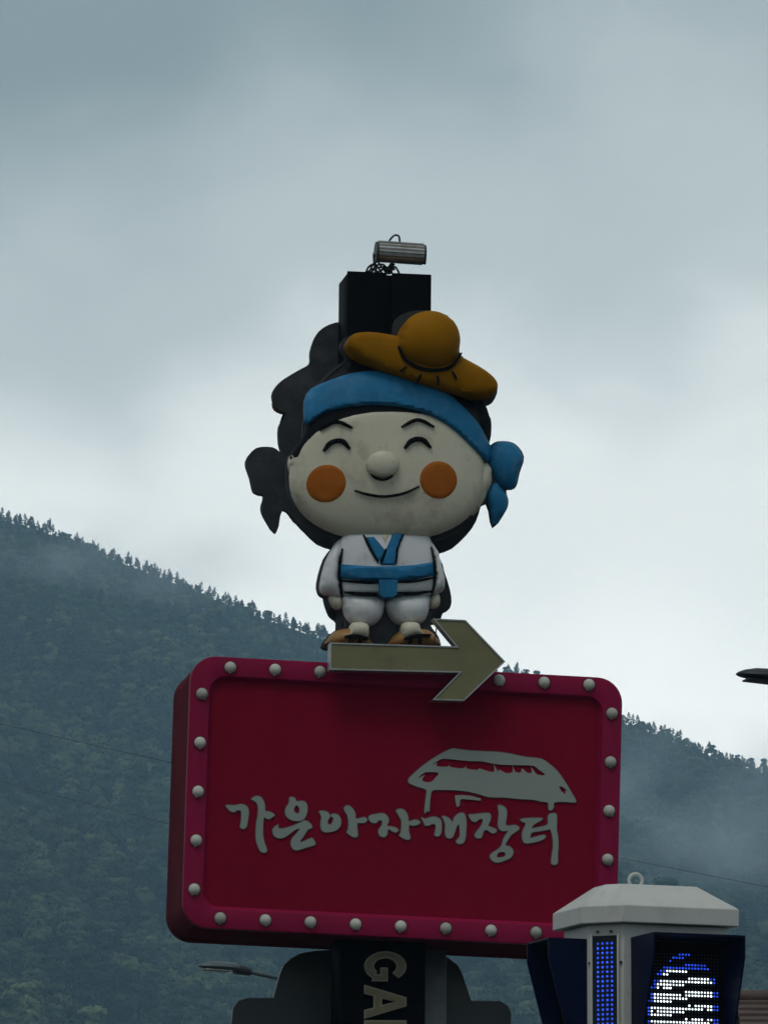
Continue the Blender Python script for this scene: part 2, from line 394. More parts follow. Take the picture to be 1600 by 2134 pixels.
def leaf_cloud(centers, per, size, flat=.8, rng=np.random, mid=None):
    """many small leaf-spray faces spread over clumps, turned outwards from the crown"""
    V = []; F = []
    for (c, r) in centers:
        for _ in range(per):
            d = rng.normal(size=3); d /= np.linalg.norm(d)
            if d[2] < -.35: d[2] *= -.6
            p = np.array(c) + d * r * rng.uniform(.70, 1.08) * np.array([1, 1, flat])
            nrm = d + rng.normal(size=3) * .28
            if mid is not None:
                q = p - np.array(mid); nrm = nrm + q / np.linalg.norm(q) * .7
            nrm /= np.linalg.norm(nrm)
            a = np.cross(nrm, rng.normal(size=3)); a /= np.linalg.norm(a); b = np.cross(nrm, a); s = size * rng.uniform(.6, 1.35)
            k = len(V); V += [p + a * s, p + b * s * .6, p - a * s * .9, p - b * s * .65]; F.append((k, k + 1, k + 2, k + 3))
    return V, F
def broadleaf(seed):
    rng = np.random.RandomState(seed); h = rng.uniform(7.5, 10.5); w = rng.uniform(3.0, 4.0)
    cs = [((0, 0, h * .55), w * .72)]
    for k in range(15):
        a = rng.uniform(0, 6.28); rr = w * rng.uniform(.35, .85); z = h * rng.uniform(.38, .92)
        rr *= 1 - .55 * max(0, (z / h - .55) / .45); cs.append(((math.cos(a) * rr, math.sin(a) * rr, z), w * rng.uniform(.24, .42)))
    V, F = leaf_cloud([(c, r * rng.uniform(.9, 1.3)) for c, r in cs], 130, .40, .8, rng, (0, 0, h * .45))
    tv, tf = tube_data([(0, 0, -2), (.1, 0, h * .3), (0, .1, h * .6)], [.22, .17, .07], 5); k = len(V)
    return V + [np.array(v) for v in tv], F + [tuple(i + k for i in f) for f in tf]
def conifer_parts(seed, lean=0):
    rng = np.random.RandomState(seed); h = rng.uniform(7, 11); V = []; F = []
    for lv in range(11):
        t = lv / 10; z = h * (.28 + .70 * t); reach = (1 - t) ** .8 * rng.uniform(1.5, 2.5) + .25
        for k in range(rng.randint(3, 6)):
            a = rng.uniform(0, 6.28); rr = reach * rng.uniform(.35, 1)
            v, f = leaf_cloud([((math.cos(a) * rr, math.sin(a) * rr, z + .12 * rr), .32 + .45 * (1 - t))], 20, .34, .5, rng)
            s = len(V); V += v; F += [tuple(i + s for i in q) for q in f]
    tv, tf = tube_data([(0, 0, -3), (.1, 0, h * .4), (.15, .05, h * .97)], [.2, .14, .03], 6)
    return (V, F), (tv, tf)
src = bpy.data.collections.new('tree_kinds')
def src_mesh(name, V, F, m):
    me = bpy.data.meshes.new(name); me.from_pydata([tuple(v) for v in V], [], F); me.materials.append(m)
    o = bpy.data.objects.new(name, me); src.objects.link(o); return o
for s in range(6): src_mesh('kind_%d' % s, *broadleaf(40 + s), M['leaf'])
for s in range(3):
    (V, F), (tv, tf) = conifer_parts(70 + s); k = len(V)
    src_mesh('kind_%d' % (6 + s), list(V) + list(tv), F + [tuple(i + k for i in f) for f in tf], M['needle'])
rng = np.random.RandomState(5); pts = []
y = RIDGE_Y - 2
while y > 1150:
    half = (y + 52) * .053 + 45; x = -half - 260
    while x < half + 260:
        xx = x + rng.uniform(-1.9, 1.9); yy = y + rng.uniform(-2.2, 2.2)
        pts.append((xx, yy, hill_z(xx, yy) - (.9 if y > RIDGE_Y - 40 else 1.5))); x += (2.2 if y > RIDGE_Y - 24 else 4.0) if abs(x) < half else 6.5
    y -= 5.6
me = bpy.data.meshes.new('forest'); me.from_pydata(pts, [], []); n = len(pts)
A = me.attributes.new('rz', 'FLOAT', 'POINT'); A.data.foreach_set('value', rng.uniform(0, 6.28, n))
A = me.attributes.new('sc', 'FLOAT', 'POINT'); A.data.foreach_set('value', np.where(np.array([p[1] for p in pts]) > RIDGE_Y - 70, rng.uniform(.34, .60, n), rng.uniform(.42, 1.1, n) * np.where(rng.uniform(size=n) < .12, 1.2, 1)))
A = me.attributes.new('tint', 'FLOAT', 'POINT')
tint = np.clip(rng.beta(1.0, 2.6, n) + .14 * np.array([math.sin(p[0] * .05 + p[1] * .021) for p in pts]), 0, 1); A.data.foreach_set('value', tint)
A = me.attributes.new('kind_id', 'INT', 'POINT'); A.data.foreach_set('value', np.where(rng.uniform(size=n) < np.where(np.array([p[1] for p in pts]) > RIDGE_Y - 40, .40, .86), rng.randint(0, 6, n), rng.randint(6, 9, n)).astype(np.int32))
forest = bpy.data.objects.new('forest', me); COL.objects.link(forest); forest['kind'] = 'stuff'
forest['label'] = 'dense misty green forest covering the mountain slope'; forest['category'] = 'forest'
g = bpy.data.node_groups.new('scatter', 'GeometryNodeTree')
g.interface.new_socket('Geometry', in_out='INPUT', socket_type='NodeSocketGeometry'); g.interface.new_socket('Geometry', in_out='OUTPUT', socket_type='NodeSocketGeometry')
gi = g.nodes.new('NodeGroupInput'); go = g.nodes.new('NodeGroupOutput'); io = g.nodes.new('GeometryNodeInstanceOnPoints'); ci = g.nodes.new('GeometryNodeCollectionInfo')
ci.inputs['Collection'].default_value = src; ci.inputs['Separate Children'].default_value = True; ci.inputs['Reset Children'].default_value = True
def named(nm, tp):
    k = g.nodes.new('GeometryNodeInputNamedAttribute'); k.data_type = tp; k.inputs['Name'].default_value = nm; return k.outputs[0]
cx = g.nodes.new('ShaderNodeCombineXYZ'); g.links.new(named('rz', 'FLOAT'), cx.inputs[2])
g.links.new(gi.outputs[0], io.inputs['Points']); g.links.new(ci.outputs[0], io.inputs['Instance']); io.inputs['Pick Instance'].default_value = True
g.links.new(named('kind_id', 'INT'), io.inputs['Instance Index']); g.links.new(cx.outputs[0], io.inputs['Rotation']); g.links.new(named('sc', 'FLOAT'), io.inputs['Scale'])
g.links.new(io.outputs[0], go.inputs[0])
md = forest.modifiers.new('scatter', 'NODES'); md.node_group = g

# pines that stand out one by one along the ridge line
pk = []
for s in range(5):
    (V, F), (tv, tf) = conifer_parts(90 + s)
    mc = bpy.data.meshes.new('crown'); mc.from_pydata([tuple(v) for v in V], [], F); mc.materials.append(M['needle'])
    mt = bpy.data.meshes.new('trunk'); mt.from_pydata([tuple(v) for v in tv], [], tf); mt.materials.append(M['bark'])
    pk.append((mc, mt))
rr = random.Random(11); px = -12
while px < 1615:
    if px < 700 or 1055 < px < 1100 or px > 1292:
        w = at(px, 1300, RIDGE_Y); zz_ = hill_z(w.x, RIDGE_Y)
        s = rr.choice((.26, .30, .34, .38, .43, .48, .56)); mc, mt = rr.choice(pk)
        t = thing('pine_tree', 'small dark pine silhouetted against the sky on the mountain ridge', 'tree',
                  Matrix.Translation((w.x, RIDGE_Y + rr.uniform(-3, 2), zz_ - .45)) @ Matrix.Rotation(rr.uniform(-.22, .22), 4, 'Y') @ Matrix.Rotation(rr.uniform(0, 6), 4, 'Z') @ Matrix.Scale(s, 4), 'pines along the ridge line')
        link(bpy.data.objects.new('crown', mc), t); link(bpy.data.objects.new('trunk', mt), t)
    px += rr.choice((2.5, 4, 5, 7, 9, 13))

# ------------------------------------------------------------------ sign pylon: black square column
LEAN = R(.55)
pyl = thing('sign_pylon', 'tall black square steel column carrying the red sign and figures', 'pylon', Matrix.Translation((-.11, 0, 0)) @ Matrix.Rotation(PSI, 4, 'Z') @ Matrix.Rotation(LEAN, 4, 'Y'))
PF = Frame((-.11, 0, 0), PSI, LEAN)
TOPZ = PF.plane(812, 568, -.185)[1]
bm = bmesh.new(); add_box(bm, -.293, .293, -.165, .185, 0, TOPZ - .012, .006); bm_obj('column', bm, M['black'], pyl)
box('front_cladding', -.293, -.018, -.187, -.1655, 0, TOPZ, M['black'], pyl, .004)
box('front_cladding', .018, .293, -.187, -.1655, 0, TOPZ, M['black'], pyl, .004)
box('side_cladding', -.2965, -.2935, -.15, .17, 0, TOPZ - .02, M['black'], pyl, .001)
# GAEUN, turned to read downwards, on the front of the column under the sign
arc = lambda cx_, cy_, rx, ry, a0, a1, n_: [(cx_ + rx * math.cos(R(a0 + (a1 - a0) * k / (n_ - 1))), cy_ + ry * math.sin(R(a0 + (a1 - a0) * k / (n_ - 1)))) for k in range(n_)]
LET = {
 'G': [arc(.5, .5, .5, .5, 38, 322, 22) + [(1, .18), (1, .56), (.54, .56), (.54, .38), (.76, .38), (.76, .28)] + arc(.5, .5, .265, .265, 312, 38, 18)],
 'A': [[(0, 0), (.26, 0), (.335, .22), (.665, .22), (.74, 0), (1, 0), (.63, 1), (.37, 1)], [(.405, .42), (.595, .42), (.5, .74)]],
 'E': [[(0, 0), (1, 0), (1, .2), (.28, .2), (.28, .4), (.9, .4), (.9, .6), (.28, .6), (.28, .8), (1, .8), (1, 1), (0, 1)]],
 'U': [[(0, 1), (0, .35)] + arc(.5, .38, .5, .38, 185, 355, 12) + [(1, .35), (1, 1), (.74, 1), (.74, .38)] + arc(.5, .38, .24, .19, 360, 180, 10) + [(.26, 1)]],
 'N': [[(0, 0), (.25, 0), (.25, .6), (.74, 0), (1, 0), (1, 1), (.75, 1), (.75, .4), (.26, 1), (0, 1)]]}
for ch, y0, y1 in (('G', 1984, 2047), ('A', 2054, 2125), ('E', 2128, 2186), ('U', 2195, 2255), ('N', 2264, 2326)):
    Ls = [[PF.plane(757.5 + 88 * b, y0 + (y1 - y0) * a, -.19) for a, b in L] for L in LET[ch]]
    l = relief('letter', Ls, M['goldrim'], pyl, -.189, .030, 'flat', back=-.1885)
    inn_ = [offset_loop(Ls[0], .011)] + [offset_loop(q, -.011) for q in Ls[1:]]
    relief('letter_face', inn_, M['gold'], l, -.2192, .004, 'flat', back=-.2191)
# floodlight on top
fl = thing('floodlight', 'small ribbed aluminium floodlight with loose cables on top of the black column', 'floodlight', Matrix.Translation(PYL.M @ Vector((-.02, 0, TOPZ))) @ Matrix.Rotation(PSI, 4, 'Z'))
FF_ = Frame(PYL.M @ Vector((-.02, 0, TOPZ)), PSI)
ax0 = FF_.plane(783, 527, -.05); ax1 = FF_.plane(884, 534, -.05)
def housing():
    n = 44; prof = []
    for k in range(n):
        a = math.pi * (-.05 + 1.1 * k / (n - 1)); r = .078 + (.012 if (k // 2) % 2 else -.003)
        prof.append((r * math.cos(a), r * math.sin(a)))
    prof += [(-.07, -.03), (-.055, -.05), (.055, -.05), (.07, -.03)]
    return prof
dirx = Vector((ax1[0] - ax0[0], 0, ax1[1] - ax0[1])); Lh = dirx.length; dirx.normalize(); upv = Vector((0, -.35, 1)); upv = (upv - dirx * upv.dot(dirx)).normalized(); fwd = dirx.cross(upv)
def extr(name, prof, a, b, m, sc=1):
    o_ = Vector((ax0[0], -.05, ax0[1])); V = []; n_ = len(prof)
    for t in (a, b): V += [o_ + dirx * t + fwd * (p[0] * sc) + upv * (p[1] * sc) for p in prof]
    F = [(i, (i + 1) % n_, n_ + (i + 1) % n_, n_ + i) for i in range(n_)] + [tuple(range(n_)), tuple(range(n_, 2 * n_))]
    return mesh_obj(name, V, F, m, fl, 25)
extr('housing', housing(), .012, Lh - .012, M['alu'])
flat_p = [(.075 * math.cos(math.pi * k / 14), .078 * math.sin(math.pi * k / 14)) for k in range(15)] + [(-.072, -.045), (.072, -.045)]
extr('end_cap', flat_p, -.004, .0115, M['lampdark'], 1.04); extr('end_cap', flat_p, Lh - .0115, Lh + .004, M['lampdark'], 1.04)
extr('lens', [(-.05, -.0505), (.05, -.0505), (.05, -.056), (-.05, -.056)], .02, Lh - .02, M['bulb'])
def FP(px, py, y): q = FF_.plane(px, py, y); return (q[0], y, q[1])
tube('bracket', [FP(784, 570, 0), FP(781, 552, 0), FP(780, 535, -.02), FP(780, 527, -.05)], .012, M['steeldull'], fl)
tube('bracket_bolt', [FP(882, 529, -.05), FP(888, 527, -.05)], .012, M['lampdark'], fl)
tube('support_rod', [FP(806, 569, -.03), FP(812, 558, -.03), FP(819, 548, -.05)], .017, M['lampdark'], fl)
for ps in ([(806, 513), (812, 500), (822, 490), (831, 492), (833, 506)], [(762, 568), (768, 556), (780, 550), (790, 560), (796, 569)], [(774, 568), (784, 553), (800, 552), (808, 570)], [(812, 570), (822, 556), (828, 562), (832, 571)], [(766, 566), (777, 560), (800, 556), (822, 561)], [(770, 567), (776, 552), (786, 545), (795, 556), (803, 566)], [(817, 569), (812, 562), (800, 560), (788, 566)]):
    L = smooth_line([(a, b) for a, b in ps], 5)
    tube('cable', [FP(a, b, -.06 + .03 * math.sin(i * .7)) for i, (a, b) in enumerate(L)], .0075, M['cable'], fl, 6)

# steel post and hat-shaped plate behind the column, below the sign
post = thing('steel_post', 'stained grey steel post beside the black column', 'post', Matrix.Translation(PYL.M @ Vector((0, 0, 0))) @ Matrix.Rotation(PSI, 4, 'Z'))
xa, xb = PYL.plane(889, 2060, .28)[0], PYL.plane(930, 2060, .22)[0]
bm = bmesh.new(); add_box(bm, xa - .06, xb, .215, .36, 0, PYL.plane(900, 1935, .3)[1], .006); bm_obj('post_shaft', bm, M['steeldull'], post)
box('foot_plate', xa - .16, xb + .1, .14, .44, 0, .03, M['steeldull'], post)
hp = [(500, 2300), (470, 2200), (486, 2125), (488, 2098), (500, 2085), (520, 2082), (571, 2083), (580, 2050), (590, 2015), (604, 2000), (626, 1986), (660, 1980), (775, 1972), (893, 1986), (930, 1996), (955, 2014), (968, 2048), (981, 2088), (1000, 2088), (1048, 2091), (1062, 2105), (1064, 2125), (1055, 2170), (1040, 2300), (775, 2380)]
def densify(L, hard=()):
    return smooth_loop(L, 5)
hl = [PYL.plane(*p, .42) for p in [(500, 2300), (468, 2190), (484, 2130), (487, 2102), (497, 2088), (515, 2082), (540, 2082), (568, 2082), (571, 2081), (576, 2062), (584, 2033), (592, 2013), (606, 2000), (626, 1989), (655, 1984), (775, 1976), (895, 1988), (932, 1998), (953, 2014), (962, 2033), (972, 2062), (980, 2086), (983, 2088), (1010, 2088), (1042, 2089), (1057, 2098), (1064, 2115), (1062, 2140), (1080, 2195), (1050, 2300), (775, 2360)]]
hs = tag(relief('hat_shaped_panel', [hl], M['plate'], None, .42, .0, 'flat', back=.50), 'grey metal back of a hat-shaped sign panel behind the black column', 'sign panel')
hs.matrix_world = PYL.M
relief('edge_trim', [offset_loop(hl, -.005), offset_loop(hl, .001)], M['steeldull'], hs, .425, .010, 'flat', back=.49)

# ------------------------------------------------------------------ the red sign box
SW, SH, SD = 2.975, 1.855, .43
TILT = R(1.7); SCN = Vector((.068, 0, 8.70))
sM = PYL.M @ Matrix.Translation(SCN) @ Matrix.Rotation(TILT, 4, 'Y') @ Matrix.Translation((0, 0, -SH / 2))
sign = thing('sign_box', 'deep red double-sided sign box with white lettering and round bulbs around its rim', 'sign', sM)
class SF_: pass
SF = Frame((0, 0, 0), 0); SF.M = sM; SF.I = sM.inverted()
def rrect(off, rad, n=10):
    w, h = SW / 2 - off, SH / 2 - off; r = max(.02, rad - off); o = []
    for (cx_, cz_, a0) in ((w - r, h - r, 0), (-w + r, h - r, 90), (-w + r, -h + r, 180), (w - r, -h + r, 270)):
        for k in range(n):
            a = R(a0 + 90 * k / (n - 1)); o.append((cx_ + r * math.cos(a), cz_ + r * math.sin(a) + SH / 2))
    return o
def loft(name, prof, m, parent, radius=.17, fill=False):
    V = []; F = []; n_ = 40
    for off, y_, *r_ in prof: V += [(x, y_, z) for x, z in rrect(off, r_[0] if r_ else radius)]
    for j in range(len(prof) - 1):
        for i in range(n_): F.append((j * n_ + i, j * n_ + (i + 1) % n_, (j + 1) * n_ + (i + 1) % n_, (j + 1) * n_ + i))
    if fill: F.append(tuple((len(prof) - 1) * n_ + i for i in range(n_)))
    return mesh_obj(name, V, F, m, parent, 30)
loft('shell', [(.05, -.375), (.006, -.375), (.006, .318), (.05, .318)], M['magside'], sign)
loft('inner_core', [(.035, -.30), (.035, .36)], M['blackline'], sign)
for s, nm in ((-1, 'front_rim'), (1, 'back_rim')):
    y0 = .37 if s < 0 else .345
    loft(nm, [(.03, s * y0), (.003, s * y0), (0, s * (y0 + .004)), (0, s * .424), (.003, s * .429), (.006, s * .43), (.128, s * .43), (.133, s * .427, .24), (.160, s * .378, .24)], M['magenta'] if s < 0 else M['magside'], sign, .175)
    loft('face_panel' if s < 0 else 'back_panel', [(.13, s * .36, .24), (.130, s * .385, .24)], M['redpanel'], sign, .175, True)
A_ = lambda L: [(440 + x / 3.8095, 1600 + y / 3.8095) for x, y in L]
B_ = lambda L: [(820 + x / 3.8095, 1540 + y / 3.8095) for x, y in L]
glyphs = [
 [A_([(115,305),(130,298),(185,300),(235,290),(275,302),(297,335),(297,380),(288,440),(282,470),(262,487),(240,485),(230,470),(236,430),(240,380),(235,345),(205,340),(190,352),(160,352),(135,332)])],
 [A_([(318,252),(340,232),(370,226),(400,240),(420,275),(428,310),(430,345),(455,348),(485,360),(505,380),(485,395),(465,408),(440,408),(425,395),(416,410),(412,470),(412,540),(425,600),(442,650),(438,672),(415,677),(390,665),(370,625),(356,575),(354,520),(358,440),(370,380),(372,320),(362,285),(340,265)])],
 [A_([(622,240),(640,233),(662,240),(680,268),(715,265),(745,272),(762,300),(764,340),(752,385),(730,415),(700,425),(660,424),(620,410),(595,385),(587,350),(595,315),(615,285),(620,260)]), A_([(680,300),(697,318),(703,345),(690,365),(670,362),(657,340),(662,315)])],
 [A_([(487,500),(500,475),(532,453),(533,478),(565,485),(640,465),(700,440),(740,422),(770,430),(795,455),(800,480),(775,490),(760,505),(735,545),(705,590),(735,585),(780,565),(805,562),(828,600),(815,618),(760,635),(690,657),(655,652),(635,625),(632,600),(645,560),(685,515),(700,485),(660,500),(600,545),(560,562),(520,558),(495,535)])],
 [A_([(856,350),(880,343),(910,348),(935,365),(942,395),(925,425),(930,450),(950,452),(965,430),(968,400),(945,385),(955,372),(990,368),(1020,390),(1032,430),(1022,470),(990,500),(930,515),(890,510),(872,485),(868,440),(875,395),(865,370)])],
 [A_([(1055,320),(1075,302),(1100,305),(1130,335),(1145,370),(1150,405),(1185,400),(1215,395),(1240,412),(1225,435),(1195,442),(1165,440),(1158,460),(1162,510),(1163,545),(1140,556),(1110,545),(1075,515),(1085,495),(1090,440),(1082,385),(1062,350)])],
 [A_([(1250,390),(1275,375),(1310,370),(1350,362),(1385,372),(1408,405),(1408,435),(1395,460),(1425,468),(1460,475),(1487,495),(1470,515),(1445,512),(1405,490),(1398,530),(1375,553),(1345,548),(1327,515),(1335,485),(1355,455),(1355,425),(1330,420),(1310,440),(1280,440),(1255,420)])],
 [B_([(20,575),(40,558),(75,560),(105,590),(118,630),(120,655),(160,645),(190,645),(212,665),(190,685),(150,692),(125,685),(122,730),(132,780),(125,800),(95,800),(45,770),(55,750),(62,700),(60,650),(40,610)])],
 [B_([(220,625),(250,635),(300,622),(340,622),(375,645),(382,690),(380,740),(365,770),(345,777),(325,765),(330,735),(335,700),(325,680),(300,680),(280,690),(250,690),(235,660)])],
 [B_([(383,615),(415,618),(445,635),(468,662),(480,630),(505,600),(540,587),(565,600),(577,650),(577,720),(570,790),(555,825),(520,838),(495,820),(505,800),(525,775),(525,720),(518,680),(500,700),(487,740),(470,780),(440,793),(415,775),(408,730),(410,690),(400,650)])],
 [B_([(597,603),(640,600),(700,592),(755,590),(772,612),(768,650),(752,690),(785,705),(817,722),(808,745),(780,752),(740,725),(715,735),(705,770),(690,790),(660,790),(643,770),(655,740),(685,705),(705,665),(705,640),(680,640),(655,660),(625,655),(605,630)])],
 [B_([(830,530),(870,535),(897,565),(898,620),(890,680),(920,690),(965,685),(998,705),(985,730),(940,760),(910,800),(888,845),(920,855),(945,880),(950,910),(930,945),(890,965),(840,982),(800,980),(770,955),(765,930),(785,905),(825,880),(855,850),(870,800),(900,745),(910,730),(870,735),(840,720),(828,690),(830,640),(835,590)]), B_([(820,930),(835,905),(870,900),(888,915),(880,935),(850,943),(825,942)])],
 [B_([(1008,640),(1060,630),(1175,630),(1172,648),(1130,672),(1102,697),(1105,712),(1160,700),(1205,690),(1225,670),(1225,620),(1240,597),(1270,590),(1292,600),(1297,640),(1295,720),(1305,780),(1308,850),(1303,920),(1303,985),(1280,1002),(1252,990),(1255,930),(1265,860),(1262,790),(1245,725),(1215,725),(1160,735),(1100,745),(1085,775),(1090,788),(1140,775),(1185,765),(1208,772),(1195,795),(1140,818),(1060,832),(1030,820),(1020,780),(1022,740),(1040,700),(1045,670),(1020,660)])],
]
for gl in glyphs:
    Ls = [[SF.plane(a, b, -.395) for a, b in smooth_loop(L, 4)] for L in gl]
    l = relief('letter', Ls, M['letter'], sign, -.3855, .010, 'flat', back=-.385)
    relief('letter_edge', [offset_loop(Ls[0], -.005)] + [offset_loop(q, .004) for q in Ls[1:]], M['letteredge'], l, -.3852, .003, 'flat', back=-.3845)
emb = [B_([(118,330),(130,305),(200,240),(300,165),(400,105),(465,78),(510,82),(600,93),(720,100),(830,105),(930,120),(1050,145),(1170,158),(1230,195),(1290,245),(1340,310),(1385,380),(1420,440),(1448,490),(1435,507),(1350,502),(1275,507),(1272,540),(1258,565),(1235,568),(1228,545),(1225,508),(1170,500),(1110,485),(1000,480),(880,467),(760,465),(690,445),(600,422),(500,410),(400,407),(312,410),(295,450),(287,520),(283,580),(268,572),(255,590),(245,585),(250,520),(258,450),(258,405),(200,385),(125,355)]),
 B_([(300,215),(345,180),(385,160),(450,162),(600,178),(700,180),(800,200),(900,208),(1000,210),(1110,215),(1150,245),(1200,280),(1190,290),(1140,285),(1110,250),(1090,225),(1098,268),(1060,270),(1020,235),(1010,268),(965,262),(945,215),(945,265),(890,272),(840,245),(828,262),(795,205),(800,262),(740,255),(680,235),(665,248),(575,235),(585,205),(555,235),(470,228),(440,215),(455,195),(425,222),(340,218),(350,190)]),
 B_([(190,315),(235,275),(270,265),(358,270),(335,305),(305,340),(260,345),(225,328),(240,300),(247,288)]), B_([(1312,380),(1345,385),(1378,415),(1360,415),(1365,440),(1335,420)])]
Ls = [[SF.plane(a, b, -.395) for a, b in smooth_loop(L, 2)] for L in emb]
e_ = relief('roof_emblem', Ls, M['letter'], sign, -.3855, .010, 'flat', back=-.385)
relief('emblem_edge', [offset_loop(Ls[0], -.005)] + Ls[1:], M['letteredge'], e_, -.3852, .002, 'flat', back=-.3845)
relief('emblem_bracket', [[SF.plane(a, b, -.395) for a, b in B_([(487,450),(550,447),(620,455),(693,475),(690,492),(620,485),(540,478),(527,490),(525,525),(512,545),(500,535),(490,490)])]], M['letter'], e_, -.3855, .010, 'flat', back=-.385)
# the holes of the emblem show the red panel: cut from the dark edge plate too
bpos = [(480 + 93.4 * k, 1390 + 4.5 * k) for k in (0, 1, 2, 6, 7, 8)] + [(459 + 94 * k, 1913 + 4.28 * k) for k in range(9)] + [(421 - 4 * k, 1445 + 102 * k) for k in range(5)] + [(1275 - 3 * k, 1486 + 101.6 * k) for k in range(5)]
def dome_mesh(r, h, col):
    V = [(0, -h, 0)]; F = []; n_ = 18; rings = [(math.sin(a) * r, -math.cos(a) * h) for a in np.linspace(.25, 1.5708, 6)] + [(r * .96, .012)]
    for rr_, y_ in rings: V += [(rr_ * math.cos(2 * math.pi * k / n_), y_, rr_ * math.sin(2 * math.pi * k / n_)) for k in range(n_)]
    F += [(0, 1 + (k + 1) % n_, 1 + k) for k in range(n_)]
    for j in range(len(rings) - 1):
        for k in range(n_): F.append((1 + j * n_ + k, 1 + j * n_ + (k + 1) % n_, 1 + (j + 1) * n_ + (k + 1) % n_, 1 + (j + 1) * n_ + k))
    return V, F
V, F = dome_mesh(.0405, .036, 0); nv, nf = tube_data([(.004, -.012, -.034), (.004, -.010, -.0445)], [.009, .005], 8); F = F + [tuple(i + len(V) for i in f) for f in nf]; V = list(V) + [tuple(v) for v in nv]
b0 = mesh_obj('bulb', V, F, M['bulb'], sign, 60)
sV, sF = tube_data([(0, -.435, 0), (0, -.4295, 0)], .047, 18)
c0 = mesh_obj('socket', [(v[0], v[1] + .4322, v[2]) for v in sV], sF, M['magside'], b0, 40)
for i, (a, b) in enumerate(bpos):
    x, z = SF.plane(a, b + 1, -.435); o = b0 if i == 0 else link(b0.copy(), sign); o.location = (x, -.4315, z)
    o.rotation_euler = (0, rr.uniform(-.5, .5), 0)
    if i: link(c0.copy(), o)

# ------------------------------------------------------------------ arrow
ay = -.60
ar = thing('arrow_sign', 'olive illuminated arrow pointing right with silver edges above the red sign', 'arrow sign', PYL.M @ Matrix.Translation((0, 0, 9.37)))
AP = [PYL.plane(*p, ay) for p in [(688, 1339), (950, 1347), (902, 1289), (970, 1292), (1053, 1379), (967, 1461), (901, 1459), (957, 1402), (687, 1396)]]
AP = [(x, z - 9.37) for x, z in AP]
relief('arrow_box', [AP], M['steel'], ar, ay + .012, .0, 'flat', back=ay + .105)
relief('arrow_trim', [AP, offset_loop(AP, .010)], M['steel'], ar, ay, .0, 'flat', back=ay + .011)
relief('arrow_face', [offset_loop(AP, .011)], M['arrow'], ar, ay + .006, .0, 'flat', back=ay + .0115)
for xx in (-.35, .2): box('mounting_arm', xx, xx + .04, ay + .107, -.19, .27, .31, M['steeldull'], ar)
V_, F_ = tube_data([PYL.plane(910, 1306, -.45)[:1] + (-.45,) + (PYL.plane(910, 1306, -.45)[1] - 9.37,), PYL.plane(904, 1345, -.45)[:1] + (-.45,) + (PYL.plane(904, 1345, -.45)[1] - 9.37,)], .004, 6)
mesh_obj('cable', V_, F_, M['cable'], ar)

# ------------------------------------------------------------------ plain painted villager figure on the column (a generic stand-in)
FB = -.27                                    # face of its backing board
FZ = 9.72
fig = thing('painted_figure', 'painted relief figure of a smiling villager in white clothes, blue headband and ochre hat', 'figure', PYL.M @ Matrix.Translation((0, 0, FZ)), 'two figures back to back on the column')
def Q(px, py): x, z = PYL.plane(px, py, FB - .06); return (x, z - FZ)
def QL(L, sm=4): return [Q(a, b) for a, b in (smooth_loop(L, sm) if sm else L)]
def fix_label(o): return o
# backing board
back_out = [(600, 985), (603, 945), (622, 932), (632, 915), (636, 870), (655, 812), (690, 768), (724, 744), (712, 724), (718, 702), (752, 692), (795, 696), (818, 698), (826, 662), (862, 644), (908, 646), (944, 668), (960, 708), (962, 735), (990, 754), (1026, 780), (1040, 806), (1030, 834), (1012, 844), (1026, 870), (1026, 905), (1022, 925), (1040, 916), (1074, 920), (1095, 948), (1086, 982), (1078, 1012), (1058, 1018), (1062, 1050), (1032, 1095), (1018, 1045), (985, 1075), (945, 1112), (905, 1128), (925, 1172), (932, 1215), (930, 1236), (920, 1262), (905, 1275), (900, 1300), (917, 1325), (915, 1350), (845, 1352), (812, 1352), (775, 1350), (680, 1350), (680, 1330), (700, 1312), (722, 1300), (712, 1272), (690, 1265), (682, 1245), (668, 1235), (664, 1210), (678, 1160), (700, 1125), (660, 1105), (620, 1062), (603, 1020)]
relief('backing_board', [QL(back_out, 3)], M['backing'], fig, FB, .0, 'flat', back=-.205)
for zz_ in (.55, 1.6): box('mounting_bracket', -.2, .2, -.206, -.186, zz_, zz_ + .06, M['black'], fig, .002)
hc = Q(810, 985); hw = abs(Q(1010, 985)[0] - Q(606, 985)[0]) / 2; hh = abs(Q(810, 832)[1] - Q(810, 1128)[1]) / 2
def head_h(x, z):
    r = (abs((x - hc[0]) / (hw * 1.04)) ** 2.3 + abs((z - hc[1] + .0) / (hh * 1.55 if z > hc[1] else hh * 1.04)) ** 2.3) ** (1 / 2.3)
    return .20 * math.sqrt(max(0, 1 - min(1, r) ** 2.2))
HB = FB + .0
# hair dome
hair = [(606, 945), (632, 905), (640, 860), (662, 812), (700, 768), (750, 738), (810, 728), (880, 738), (950, 775), (1005, 825), (1024, 870), (1022, 915), (1000, 965), (960, 985), (810, 1000), (650, 985), (615, 970)]
relief('hair', [QL(hair)], M['hair'], fig, HB, .028, 'drape', .03, head_h, .05)
face = [(x, y) for x, y in ellipse(808, 992, 204, 136, 0, 48, 2.25)]
fo = relief('face', [QL(face, 0)], M['cream'], fig, HB, .034, 'drape', .025, head_h, .07)
